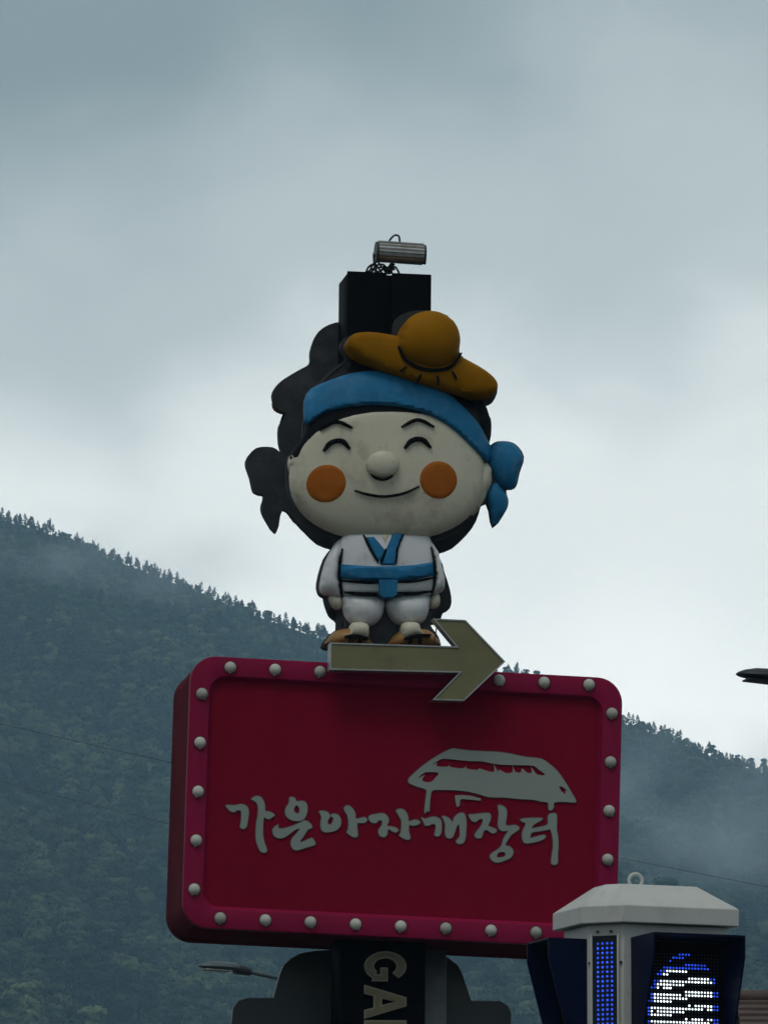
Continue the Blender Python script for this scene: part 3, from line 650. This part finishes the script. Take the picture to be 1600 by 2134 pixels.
# ears
for L in ([(640, 938), (618, 934), (604, 950), (602, 972), (612, 990), (634, 985)], [(982, 962), (1006, 954), (1024, 966), (1028, 1000), (1012, 1040), (988, 1072), (972, 1050), (974, 1000)]):
    relief('ear', [QL(L)], M['cream'], fig, FB, .10, 'puff', .02)
def fh(x, z): return head_h(x, z) + .0335
band = [(640, 818), (690, 792), (760, 776), (840, 786), (920, 818), (985, 872), (1022, 925), (1018, 962), (985, 942), (930, 896), (870, 866), (800, 853), (730, 854), (672, 866), (634, 886)]
relief('headband', [QL(band)], M['blue'], fig, HB, .028, 'drape', .02, lambda x, z: fh(x, z) + .006, .03)
bb = [(1019, 938), (1040, 917), (1072, 921), (1093, 948), (1085, 980), (1078, 1010), (1058, 1016), (1034, 996), (1022, 968)]
relief('headband_knot', [QL(bb)], M['blue'], fig, FB, .085, 'puff', .02)
relief('headband_tail', [QL([(1034, 1002), (1050, 1016), (1062, 1036), (1060, 1056), (1046, 1078), (1032, 1094), (1024, 1062), (1016, 1024)])], M['blue'], fig, FB, .05, 'puff', .02)
# face: simple features
def ln(name, pts_, w, par=fig, surf=None, raise_=.026, m='blackline'):
    return relief(name, [[Q(a, b) for a, b in stroke(pts_, w)]], M[m], par, HB, raise_, 'drape', .01, surf or fh, .006)
for a, b in (((668, 947), (722, 944)), ((834, 944), (890, 942))):
    mx = (a[0] + b[0]) / 2; ln('eye', [a, (mx - 12, a[1] - 17), (mx + 10, b[1] - 17), b], 11)
for a, b in (((660, 902), (728, 900)), ((828, 899), (898, 898))):
    mx = (a[0] + b[0]) / 2; ln('eyebrow', [a, (mx, a[1] - 16), b], 8)
def fh2(x, z): return head_h(x, z) + .036
def bump_surf(c, r, hgt):
    cx_, cz_ = Q(*c); rr_ = r * .0033
    return lambda x, z: fh(x, z) + hgt * math.sqrt(max(0, 1 - min(1, math.hypot(x - cx_, z - cz_) / rr_) ** 2))
relief('nose', [[Q(*p) for p in ellipse(788, 978, 34, 27, 0, 28)]], M['cream'], fig, HB, .01, 'drape', .012, bump_surf((788, 978), 37, .075), .02)
ln('nose_line', [(760, 990), (772, 1004), (790, 1009), (806, 1003), (816, 990)], 5)
ln('mouth', [(731, 1030), (756, 1038), (792, 1043), (832, 1037), (866, 1022)], 6)
for c in ((674, 1014), (906, 1008)):
    relief('cheek', [[Q(*p) for p in ellipse(*c, 40, 39, 0, 32)]], M['blush'], fig, HB, .009, 'drape', .02, fh, .01)
# hat: brim and crown
hatrot = math.atan2(98, 298)
brim = ellipse(874, 766, 163, 41, hatrot, 44, 2.2)
relief('hat_brim', [QL(brim, 0)], M['ochre'], fig, FB - .205, .075, 'puff', .022, back=FB + .005)
crown = [(822, 742), (824, 708), (840, 676), (872, 660), (908, 662), (938, 684), (949, 716), (942, 752), (920, 774), (885, 778), (848, 766)]
relief('hat_crown', [QL(crown)], M['ochre'], fig, FB - .25, .15, 'puff', .02, back=FB - .05)
relief('hat_band', [[Q(a, b) for a, b in stroke([(819, 734), (832, 760), (862, 779), (900, 784), (930, 775), (950, 748)], 7)]], M['blackline'], fig, FB - .287, .0, 'flat', back=FB - .15)
for a, b in (((836, 776), (822, 786)), ((866, 792), (858, 808)), ((900, 795), (902, 814)), ((930, 786), (940, 803))):
    relief('hat_stitch', [[Q(*p) for p in stroke([a, ((a[0] + b[0]) / 2 + 1, (a[1] + b[1]) / 2), b], 4)]], M['blackline'], fig, FB - .284, .0, 'flat', back=FB - .2)
# body
tc_ = Q(806, 1180)
def body_h(x, z):
    r = (abs((x - tc_[0]) / .40) ** 2.4 + abs((z - tc_[1]) / .36) ** 2.4) ** (1 / 2.4)
    return .135 * math.sqrt(max(0, 1 - min(1, r) ** 2.2))
torso = [(716, 1116), (760, 1108), (850, 1108), (890, 1114), (903, 1150), (908, 1200), (902, 1238), (860, 1240), (806, 1242), (752, 1240), (712, 1238), (704, 1200), (706, 1150)]
relief('jacket', [QL(torso)], M['white'], fig, FB, .02, 'drape', .025, body_h, .03)
for L in ([(712, 1122), (694, 1140), (678, 1172), (669, 1208), (668, 1228), (676, 1238), (694, 1240), (713, 1242), (707, 1205), (711, 1160)], [(892, 1120), (910, 1140), (922, 1175), (928, 1208), (927, 1226), (918, 1234), (900, 1238), (904, 1205), (900, 1160)]):
    relief('sleeve', [QL(L)], M['white'], fig, FB - .02, .10, 'puff', .018, back=FB + .005)
for L in ([(687, 1240), (713, 1241), (715, 1262), (704, 1268), (692, 1260)], [(900, 1239), (918, 1236), (919, 1256), (910, 1266), (898, 1264)]):
    relief('hand', [QL(L)], M['cream'], fig, FB, .06, 'puff', .012)
def bh1(x, z): return body_h(x, z) + .016
def bh2(x, z): return body_h(x, z) + .030
relief('undershirt', [QL([(784, 1116), (812, 1114), (798, 1146)], 0)], M['cream'], fig, FB, .008, 'drape', .02, bh1, .01)
relief('collar', [QL([(752, 1120), (776, 1120), (800, 1152), (790, 1180), (782, 1176)], 0)], M['blue'], fig, FB, .012, 'drape', .02, bh1, .012)
relief('collar', [QL([(814, 1114), (840, 1112), (826, 1150), (820, 1184), (787, 1184), (800, 1146)], 0)], M['blue'], fig, FB, .018, 'drape', .02, bh1, .012)
relief('sash', [QL([(706, 1178), (755, 1184), (806, 1186), (860, 1182), (900, 1174), (903, 1202), (860, 1212), (806, 1217), (755, 1215), (706, 1208)], 0)], M['blue'], fig, FB, .022, 'drape', .025, bh2, .015)
relief('sash_tail', [QL([(784, 1214), (822, 1214), (821, 1244), (814, 1250), (792, 1250), (786, 1244)], 0)], M['blue'], fig, FB - .155, .03, 'flat', back=FB - .05)
for P_ in ([(754, 1118), (768, 1150), (784, 1178)], [(838, 1114), (824, 1146), (820, 1180)], [(800, 1148), (788, 1180)], [(711, 1145), (706, 1180), (707, 1210), (712, 1240)], [(896, 1142), (903, 1175), (904, 1205), (899, 1240)], [(706, 1212), (755, 1218), (784, 1219)], [(823, 1218), (862, 1215), (903, 1206)], [(716, 1236), (750, 1240), (784, 1241)], [(823, 1240), (862, 1239), (900, 1234)]):
    ln('seam_line', P_, 5, fig, bh2, .014)
for L in ([(716, 1240), (758, 1236), (800, 1242), (803, 1266), (790, 1294), (760, 1306), (730, 1296), (716, 1270)], [(808, 1246), (850, 1236), (896, 1238), (897, 1266), (884, 1294), (852, 1305), (822, 1294), (808, 1270)]):
    relief('trouser_leg', [QL(L)], M['white'], fig, FB - .01, .13, 'puff', .02, back=FB + .005)
for L in ([(684, 1345), (688, 1324), (706, 1312), (735, 1308), (760, 1312), (772, 1330), (774, 1348)], [(816, 1348), (820, 1326), (838, 1312), (868, 1308), (895, 1312), (912, 1328), (914, 1348)]):
    relief('sandal', [QL(L)], M['brown'], fig, FB - .02, .12, 'puff', .018, back=FB + .005)
for L in ([(732, 1300), (764, 1303), (763, 1334), (736, 1330), (714, 1330), (726, 1318)], [(836, 1302), (868, 1300), (876, 1316), (890, 1328), (864, 1330), (838, 1334)]):
    relief('sock', [QL(L)], M['cream'], fig, FB - .10, .07, 'puff', .012, back=FB - .03)
for P_ in ([(714, 1332), (736, 1331), (762, 1336)], [(838, 1336), (864, 1331), (892, 1329)], [(728, 1333), (727, 1346)], [(745, 1333), (748, 1346)], [(852, 1334), (850, 1347)], [(868, 1332), (872, 1346)]):
    relief('sandal_strap', [[Q(a, b) for a, b in stroke(P_, 6)]], M['blackline'], fig, FB - .16, .02, 'flat', back=FB - .08)
# the same figure on the far side, facing away: only its dark back shows
fig2 = fig.copy(); COL.objects.link(fig2)
fig2.matrix_world = PYL.M @ Matrix.Translation((0, 0, FZ)) @ Matrix.Rotation(math.pi, 4, 'Z')
fig2['label'] = 'dark grey back of the second figure, facing away behind the column'
for ch in list(fig.children):
    c = ch.copy(); COL.objects.link(c); c.parent = fig2

# ------------------------------------------------------------------ LED lantern column at the right
KO = at(1340, 1900, -4.0); KY = R(21)
KF = Frame((KO.x, KO.y, 0), KY, 0, R(1.0))
kM = KF.M
kio = thing('led_lantern_column', 'white octagonal street column with hooded LED screens and a blue LED strip', 'LED column', kM)
# local plan: rectangle with two cut corners (front left, back right), front plane at y=-D2
D2 = .335
kl = KF.plane(1298, 1921, -D2); kr = KF.plane(1540, 1933, -D2)
zr0 = (kl[1] + kr[1]) / 2; zr1 = (KF.plane(1298, 1885, -D2)[1] + KF.plane(1540, 1897, -D2)[1]) / 2
fx0, fx1 = kl[0], kr[0]; CH = .20
def plan(ins, z):
    x0, x1 = fx0 - CH + ins, fx1 - ins; y0, y1 = -D2 + ins, D2 - ins; c = CH - ins * .586
    return [(x0 + c, y0, z), (x1, y0, z), (x1, y1 - c, z), (x1 - c, y1, z), (x0, y1, z), (x0, y0 + c, z)]
def stack(name, rings, m, parent):
    V = []; F = []
    for r_ in rings: V += r_
    for j in range(len(rings) - 1):
        for i in range(6): F.append((j * 6 + i, j * 6 + (i + 1) % 6, (j + 1) * 6 + (i + 1) % 6, (j + 1) * 6 + i))
    F.append(tuple(range(6))); F.append(tuple((len(rings) - 1) * 6 + i for i in range(6)))
    o = mesh_obj(name, V, F, m, parent, 12)
    b_ = o.modifiers.new('edge', 'BEVEL'); b_.width = .006; b_.segments = 2; b_.limit_method = 'ANGLE'; b_.angle_limit = R(12)
    return o
cap = stack('cap', [plan(0, zr0), plan(0, zr1), plan(.20, zr1 + .155)], M['kiosk'], kio)
xr_, zr_ = KF.plane(1324, 1845, 0); V = []; F = []
for i in range(24):
    a = 2 * math.pi * i / 24
    for k in range(10):
        b = 2 * math.pi * k / 10; q = .041 + .0105 * math.cos(b)
        V.append((xr_ + q * math.cos(a) * .95, .0105 * math.sin(b) - q * math.cos(a) * .35, zr1 + .155 + .038 + q * math.sin(a) * 1.05))
F = [(i * 10 + k, i * 10 + (k + 1) % 10, ((i + 1) % 24) * 10 + (k + 1) % 10, ((i + 1) % 24) * 10 + k) for i in range(24) for k in range(10)]
mesh_obj('lifting_eye', V, F, M['kiosk'], cap)
BI = .055; zb = zr0 - 1.75
body = stack('body', [plan(BI, zb), plan(BI, zr0 - .002)], M['kiosk'], kio)
stack('base_collar', [plan(BI - .03, zb - .12), plan(BI - .03, zb - .002)], M['kiosk'], kio)
bxc = (fx0 + fx1 - CH) / 2
box('post', bxc - .14, bxc + .14, -.14, .14, 0, zb - .121, M['kiosk'], kio, .01)
box('footing', bxc - .3, bxc + .3, -.3, .3, 0, .06, M['steeldull'], kio)
# blue LED strip on the cut corner
P0 = Vector(plan(BI, 0)[5]); P1 = Vector(plan(BI, 0)[0]); ct = (P1 - P0); cl = ct.length; ct.normalize(); cn = Vector((ct.y, -ct.x, 0))
if cn.y > 0: cn = -cn
mid = (P0 + P1) / 2
def corner_box(name, u0, u1, d0, d1, z0, z1, m, par):
    V = [mid + ct * u + cn * d + Vector((0, 0, z)) for u in (u0, u1) for d in (d0, d1) for z in (z0, z1)]
    return mesh_obj(name, V, [(0, 1, 3, 2), (4, 5, 7, 6), (0, 1, 5, 4), (2, 3, 7, 6), (0, 2, 6, 4), (1, 3, 7, 5)], m, par, 20)
zs = zr0 - .075
strip = corner_box('strip_panel', -.082, .082, .001, .010, zs - 1.3, zs, M['slate'], kio)
for u in (-.09, .09): corner_box('strip_frame', u - .007, u + .007, .001, .018, zs - 1.3, zs + .007, M['kiosk'], kio)
def led_mesh(name, pts_, r, nrm, m, par):
    V = []; F = []; nrm = Vector(nrm).normalized(); a = Vector((0, 0, 1)); b = nrm.cross(a)
    for p in pts_:
        k = len(V); V.append(p + nrm * r * .8)
        for i in range(6):
            an = math.pi / 3 * i; V.append(p + (a * math.sin(an) + b * math.cos(an)) * r)
        F += [(k, k + 1 + i, k + 1 + (i + 1) % 6) for i in range(6)]
    o = mesh_obj(name, V, F, m, par, None); o['kind'] = 'stuff'; return o
led_mesh('blue_led_dots', [mid + ct * (-.047 + .0313 * i) + cn * .011 + Vector((0, 0, zs - .05 - .0295 * j)) for i in range(4) for j in range(42)], .0085, cn, M['ledblue'], strip)
for u, z in ((-.05, zs + .025), (.04, zs + .025), (-.105, zs - .17), (.105, zs - .17), (-.105, zs - .75), (.105, zs - .75)):
    p = mid + ct * u + Vector((0, 0, z)); Vt, Ft = tube_data([p + cn * .0005, p + cn * .012], .009, 8); mesh_obj('screw', Vt, Ft, M['lampdark'], kio)
# hooded screens on the front and left faces
yb = -D2 + BI; yf = yb - .36
xl = KF.plane(1361, 1945, yf)[0]; xr = KF.plane(1553, 1952, yf)[0]; zt = KF.plane(1361, 1943, yf)[1]
def hood(name, T, x0, x1, dp=.36):
    """T maps (along, out, z) to local; side boards cut back towards the bottom"""
    def board(nm, poly, u0, u1, m, par):
        n_ = len(poly); V = [T(u0, d, z) for d, z in poly] + [T(u1, d, z) for d, z in poly]
        return mesh_obj(nm, V, [tuple(range(n_)), tuple(range(n_, 2 * n_))] + [(i, (i + 1) % n_, n_ + (i + 1) % n_, n_ + i) for i in range(n_)], m, par, 20)
    sp = [(.004, zt), (dp, zt), (dp, zt - .13), (.012, zt - 1.05), (.004, zt - 1.05)]
    sc_ = board('screen', [(.002, zt - .02), (.045, zt - .02), (.045, zt - 1.3), (.002, zt - 1.3)], x0 + .014, x1 - .014, M['screen'], kio)
    v = board('visor_side', sp, x0, x0 + .012, M['navy'], kio); board('visor_side', sp, x1 - .012, x1, M['navy'], kio)
    board('visor_top', [(.004, zt - .011), (dp - .001, zt - .011), (dp - .001, zt + .001), (.004, zt + .001)], x0 + .0125, x1 - .0125, M['navy'], kio)
    return sc_
scr = hood('front', lambda u, d, z: (u, yb - d, z), xl, xr)
xlf = fx0 - CH + BI; wy = D2 - BI
scl = hood('left', lambda u, d, z: (xlf - d, u, z), -wy + CH * .9, wy - .02, .26)
pit = .0212; won = []; bon = []; off = []; red = []
ysc = yb - .046
ec = KF.plane(1428, 2132, ysc); ea = .262; eb = .43
nx = int((xr - xl - .06) / pit)
for j in range(52):
    for i in range(nx):
        x = xl + .035 + i * pit; z = zt - .10 - j * pit
        u = (x - ec[0]) / ea; v = (z - ec[1]) / eb; rr2 = math.hypot(u, v)
        sh = 1 if u > -.05 + .1 * ((j // 4) % 2) else 0
        p = Vector((x, ysc, z)); lit = rr2 < 1 and ((j + sh) % 4) in (0, 1, 2 if (u < -.35) else 0)
        if not lit: off.append(p)
        elif rr2 > .90 or (v > .74) or (u > .72): bon.append(p)
        elif random.random() < .05: off.append(p)
        else: won.append(p)
led_mesh('white_led_dots', won, .0072, (0, -1, 0), M['ledwhite'], scr)
led_mesh('blue_led_dots', bon, .0068, (0, -1, 0), M['ledblue'], scr)
led_mesh('unlit_led_dots', off, .0042, (0, -1, 0), M['leddim'], scr)
led_mesh('white_led_dots', [Vector((xlf - .046, -.05 + .021 * i, zt - .50 - .021 * j)) for i in range(10) for j in range(30) if (j % 4) < 2], .0085, (-1, 0, 0), M['ledwhite'], scl)

# ------------------------------------------------------------------ street lamps
def lamp_head(name, tip, tail, wid, hgt, m, m2, parent):
    """a flat-bottomed cobra head from tip to tail"""
    a = Vector(tip); b = Vector(tail); ax = (b - a); L = ax.length; ax.normalize(); sd_ = Vector((0, 0, 1)).cross(ax).normalized(); upn = ax.cross(sd_)
    V = []; F = []; n_ = 14; st = [(0, .02, .05), (.04, .35, .32), (.12, .62, .6), (.28, .88, .9), (.5, 1, 1), (.75, .96, 1.02), (.92, .8, .95), (1, .55, .7)]
    for t, w, h in st:
        for k in range(n_):
            an = 2 * math.pi * k / n_; s_, c_ = math.sin(an), math.cos(an)
            V.append(a + ax * (L * t) + sd_ * (c_ * wid / 2 * w) + upn * ((s_ * hgt * h) if s_ > 0 else s_ * hgt * .38 * h))
    for j in range(len(st) - 1):
        for k in range(n_): F.append((j * n_ + k, j * n_ + (k + 1) % n_, (j + 1) * n_ + (k + 1) % n_, (j + 1) * n_ + k))
    F += [tuple(range(n_)), tuple((len(st) - 1) * n_ + k for k in range(n_))]
    h = mesh_obj(name, V, F, m, parent, 50)
    p0 = a + ax * (L * .15) - upn * (hgt * .40); p1 = a + ax * (L * .8) - upn * (hgt * .42); q = sd_ * wid * .3
    mesh_obj('lens', [p0 + q, p0 - q, p1 - q, p1 + q] + [v - upn * .015 for v in (p0 + q, p0 - q, p1 - q, p1 + q)], [(0, 1, 2, 3), (4, 5, 6, 7), (0, 1, 5, 4), (1, 2, 6, 5), (2, 3, 7, 6), (3, 0, 4, 7)], m2, h, 20)
    return h
Y1 = 55.0
bp = at(700, 2068, Y1)
lm = thing('street_lamp', 'grey-green street lamp reaching left from behind the sign panel', 'street lamp', Matrix.Translation((bp.x, bp.y, 0)))
lo = Vector((bp.x, bp.y, 0))
lamp_head('lamp_head', at(413, 2014, Y1 - 1.0) - lo, at(494, 2020, Y1 - .7) - lo, .30, .085, M['lampteal'], M['bulb'], lm)
tube('collar', [at(490, 2020, Y1 - .7) - lo, at(520, 2026, Y1 - .55) - lo], [.075, .06], M['lampdark'], lm, 10)
tube('arm', [at(518, 2026, Y1 - .56) - lo, at(580, 2039, Y1 - .35) - lo, at(640, 2054, Y1 - .1) - lo, bp - lo], [.032, .035, .04, .045], M['lampteal'], lm, 10)
tube('pole', [(0, 0, 0), (0, 0, bp.z * .5), (0, 0, bp.z + .1)], [.11, .09, .06], M['lampteal'], lm, 12)
Y2 = 20.0
b2 = at(1790, 1440, Y2); lo = Vector((b2.x, b2.y, 0))
lm = thing('street_lamp', 'dark street lamp head entering from the right edge against the sky', 'street lamp', Matrix.Translation((b2.x, b2.y, 0)))
lamp_head('lamp_head', at(1533, 1405, Y2 - .5) - lo, at(1675, 1421, Y2 - .3) - lo, .34, .085, M['lampdark'], M['slate'], lm)
tube('arm', [at(1670, 1420, Y2 - .3) - lo, at(1730, 1428, Y2 - .15) - lo, b2 - lo], .035, M['lampdark'], lm, 10)
tube('pole', [(0, 0, 0), (0, 0, b2.z + .1)], [.11, .06], M['lampdark'], lm, 12)

# ------------------------------------------------------------------ overhead wires
def wire(name, pa, pb, sag, label, Y, rad=.011):
    A0, B0 = at(*pa, Y), at(*pb, Y + 8); pts_ = []
    for k in range(41):
        t = k / 40; p = A0.lerp(B0, t); p.z -= sag * 4 * t * (1 - t); pts_.append(p)
    tag(tube(name, pts_, rad, M['cable'], None, 6), label, 'cable')
wire('overhead_wire', (-500, 1389), (2100, 1942), .28, 'upper overhead wire crossing behind the red sign', 150, .006)
wire('overhead_wire', (-500, 1498), (2100, 2112), .28, 'lower overhead wire crossing behind the red sign', 158, .004)

# ------------------------------------------------------------------ house with the brown roof at the lower right
Y3 = 22.0
e0 = at(1535, 2083, Y3); hx0 = e0.x; hz = e0.z
ho = thing('house', 'brown roof of a building behind the LED column at lower right', 'building', Matrix.Translation((hx0, Y3, 0)))
rw, rd, rh = 9.0, 4.0, 1.9
bm = bmesh.new(); add_box(bm, .4, rw - .4, -rd + .5, rd - .5, 0, hz - rh, .01); bm_obj('wall', bm, M['wall'], ho)
bm = bmesh.new(); nrow = 26
for sgn in (-1, 1):
    for k in range(nrow):
        t0, t1 = k / nrow, (k + 1) / nrow
        y0_, y1_ = sgn * rd * (1 - t0), sgn * rd * (1 - t1); z0_, z1_ = hz - rh + rh * t0, hz - rh + rh * t1
        v = [bm.verts.new(c) for c in ((0, y0_, z0_ + .03), (rw, y0_, z0_ + .03), (rw, y1_, z1_ + .004), (0, y1_, z1_ + .004), (0, y0_, z0_ - .02), (rw, y0_, z0_ - .02), (rw, y1_, z1_ - .05), (0, y1_, z1_ - .05))]
        for f in ((0, 1, 2, 3), (4, 5, 6, 7), (0, 1, 5, 4), (1, 2, 6, 5), (3, 2, 6, 7), (0, 3, 7, 4)): bm.faces.new([v[i] for i in f])
rf = bm_obj('roof', bm, M['roof'], ho, 20)
tube('ridge_cap', [(-.02, 0, hz + .02), (rw + .02, 0, hz + .02)], .07, M['roof'], rf, 10)
for wx in (1.4, 4.2, 6.8):
    w_ = box('window', wx, wx + 1.1, -rd + .47, -rd + .498, 1.0, 2.3, M['kiosk'], ho); box('pane', wx + .07, wx + 1.03, -rd + .455, -rd + .4695, 1.07, 2.23, M['glass'], w_)
d_ = box('door', 3.0, 3.9, -rd + .46, -rd + .498, .02, 2.1, M['roof'], ho)

# ------------------------------------------------------------------ wisps of mist on the slope
def mist(name, px, py, Y, half, dens, label, seed):
    c = at(px, py, Y); bm = bmesh.new(); bmesh.ops.create_icosphere(bm, subdivisions=3, radius=1)
    for v in bm.verts: v.co = Vector((v.co.x * half[0], v.co.y * half[1], v.co.z * half[2]))
    o = bm_obj(name, bm, None, None, None); o.location = c
    o['kind'] = 'stuff'; o['label'] = label; o['category'] = 'mist'
    m = bpy.data.materials.new('mist_air'); m.use_nodes = True; t = m.node_tree; t.nodes.clear(); L = t.links.new
    ou = t.nodes.new('ShaderNodeOutputMaterial'); pv = t.nodes.new('ShaderNodeVolumePrincipled'); co = t.nodes.new('ShaderNodeTexCoord')
    mp = t.nodes.new('ShaderNodeMapping'); mp.inputs['Scale'].default_value = [1 / h for h in half]; L(co.outputs['Object'], mp.inputs[0])
    ln_ = t.nodes.new('ShaderNodeVectorMath'); ln_.operation = 'LENGTH'; L(mp.outputs[0], ln_.inputs[0])
    fo = t.nodes.new('ShaderNodeMapRange'); fo.inputs['From Min'].default_value = 1; fo.inputs['From Max'].default_value = .35; L(ln_.outputs['Value'], fo.inputs[0])
    mp2 = t.nodes.new('ShaderNodeMapping'); mp2.inputs['Location'].default_value = (seed, seed * .7, 0); mp2.inputs['Scale'].default_value = (.030, .018, .055); mp2.inputs['Rotation'].default_value = (0, -.35, 0); L(co.outputs['Object'], mp2.inputs[0])
    nz = t.nodes.new('ShaderNodeTexNoise'); nz.inputs['Scale'].default_value = 1; nz.inputs['Detail'].default_value = 4; L(mp2.outputs[0], nz.inputs['Vector'])
    cr_ = t.nodes.new('ShaderNodeMapRange'); cr_.inputs['From Min'].default_value = .40; cr_.inputs['From Max'].default_value = .72; cr_.inputs['To Max'].default_value = dens; L(nz.outputs['Fac'], cr_.inputs[0])
    mu = t.nodes.new('ShaderNodeMath'); mu.operation = 'MULTIPLY'; L(fo.outputs[0], mu.inputs[0]); L(cr_.outputs[0], mu.inputs[1])
    pv.inputs['Color'].default_value = (.72, .84, .92, 1); L(mu.outputs[0], pv.inputs['Density']); L(pv.outputs[0], ou.inputs['Volume'])
    o.data.materials.append(m)
mist('mist_wisp', 1460, 1690, 1950, (52, 90, 26), .014, 'pale mist wisp drifting on the slope right of the sign', 3.0)
mist('mist_wisp', 160, 1180, 2440, (80, 80, 18), .012, 'pale mist wisp under the ridge at upper left', 8.0)

# ------------------------------------------------------------------ haze
bm = bmesh.new(); add_box(bm, -2600, 2600, -2500, 3400, -1.2, 560); hz_ = bm_obj('haze', bm, None, None, None)
hz_['kind'] = 'stuff'; hz_['label'] = 'thin even bluish haze filling the valley air'; hz_['category'] = 'haze'
hm = bpy.data.materials.new('haze_air'); hm.use_nodes = True; t = hm.node_tree; t.nodes.clear()
o_ = t.nodes.new('ShaderNodeOutputMaterial'); pv = t.nodes.new('ShaderNodeVolumePrincipled')
pv.inputs['Color'].default_value = (.45, .76, 1.0, 1); pv.inputs['Density'].default_value = .00017; pv.inputs['Anisotropy'].default_value = .0
t.links.new(pv.outputs[0], o_.inputs['Volume']); hz_.data.materials.append(hm)
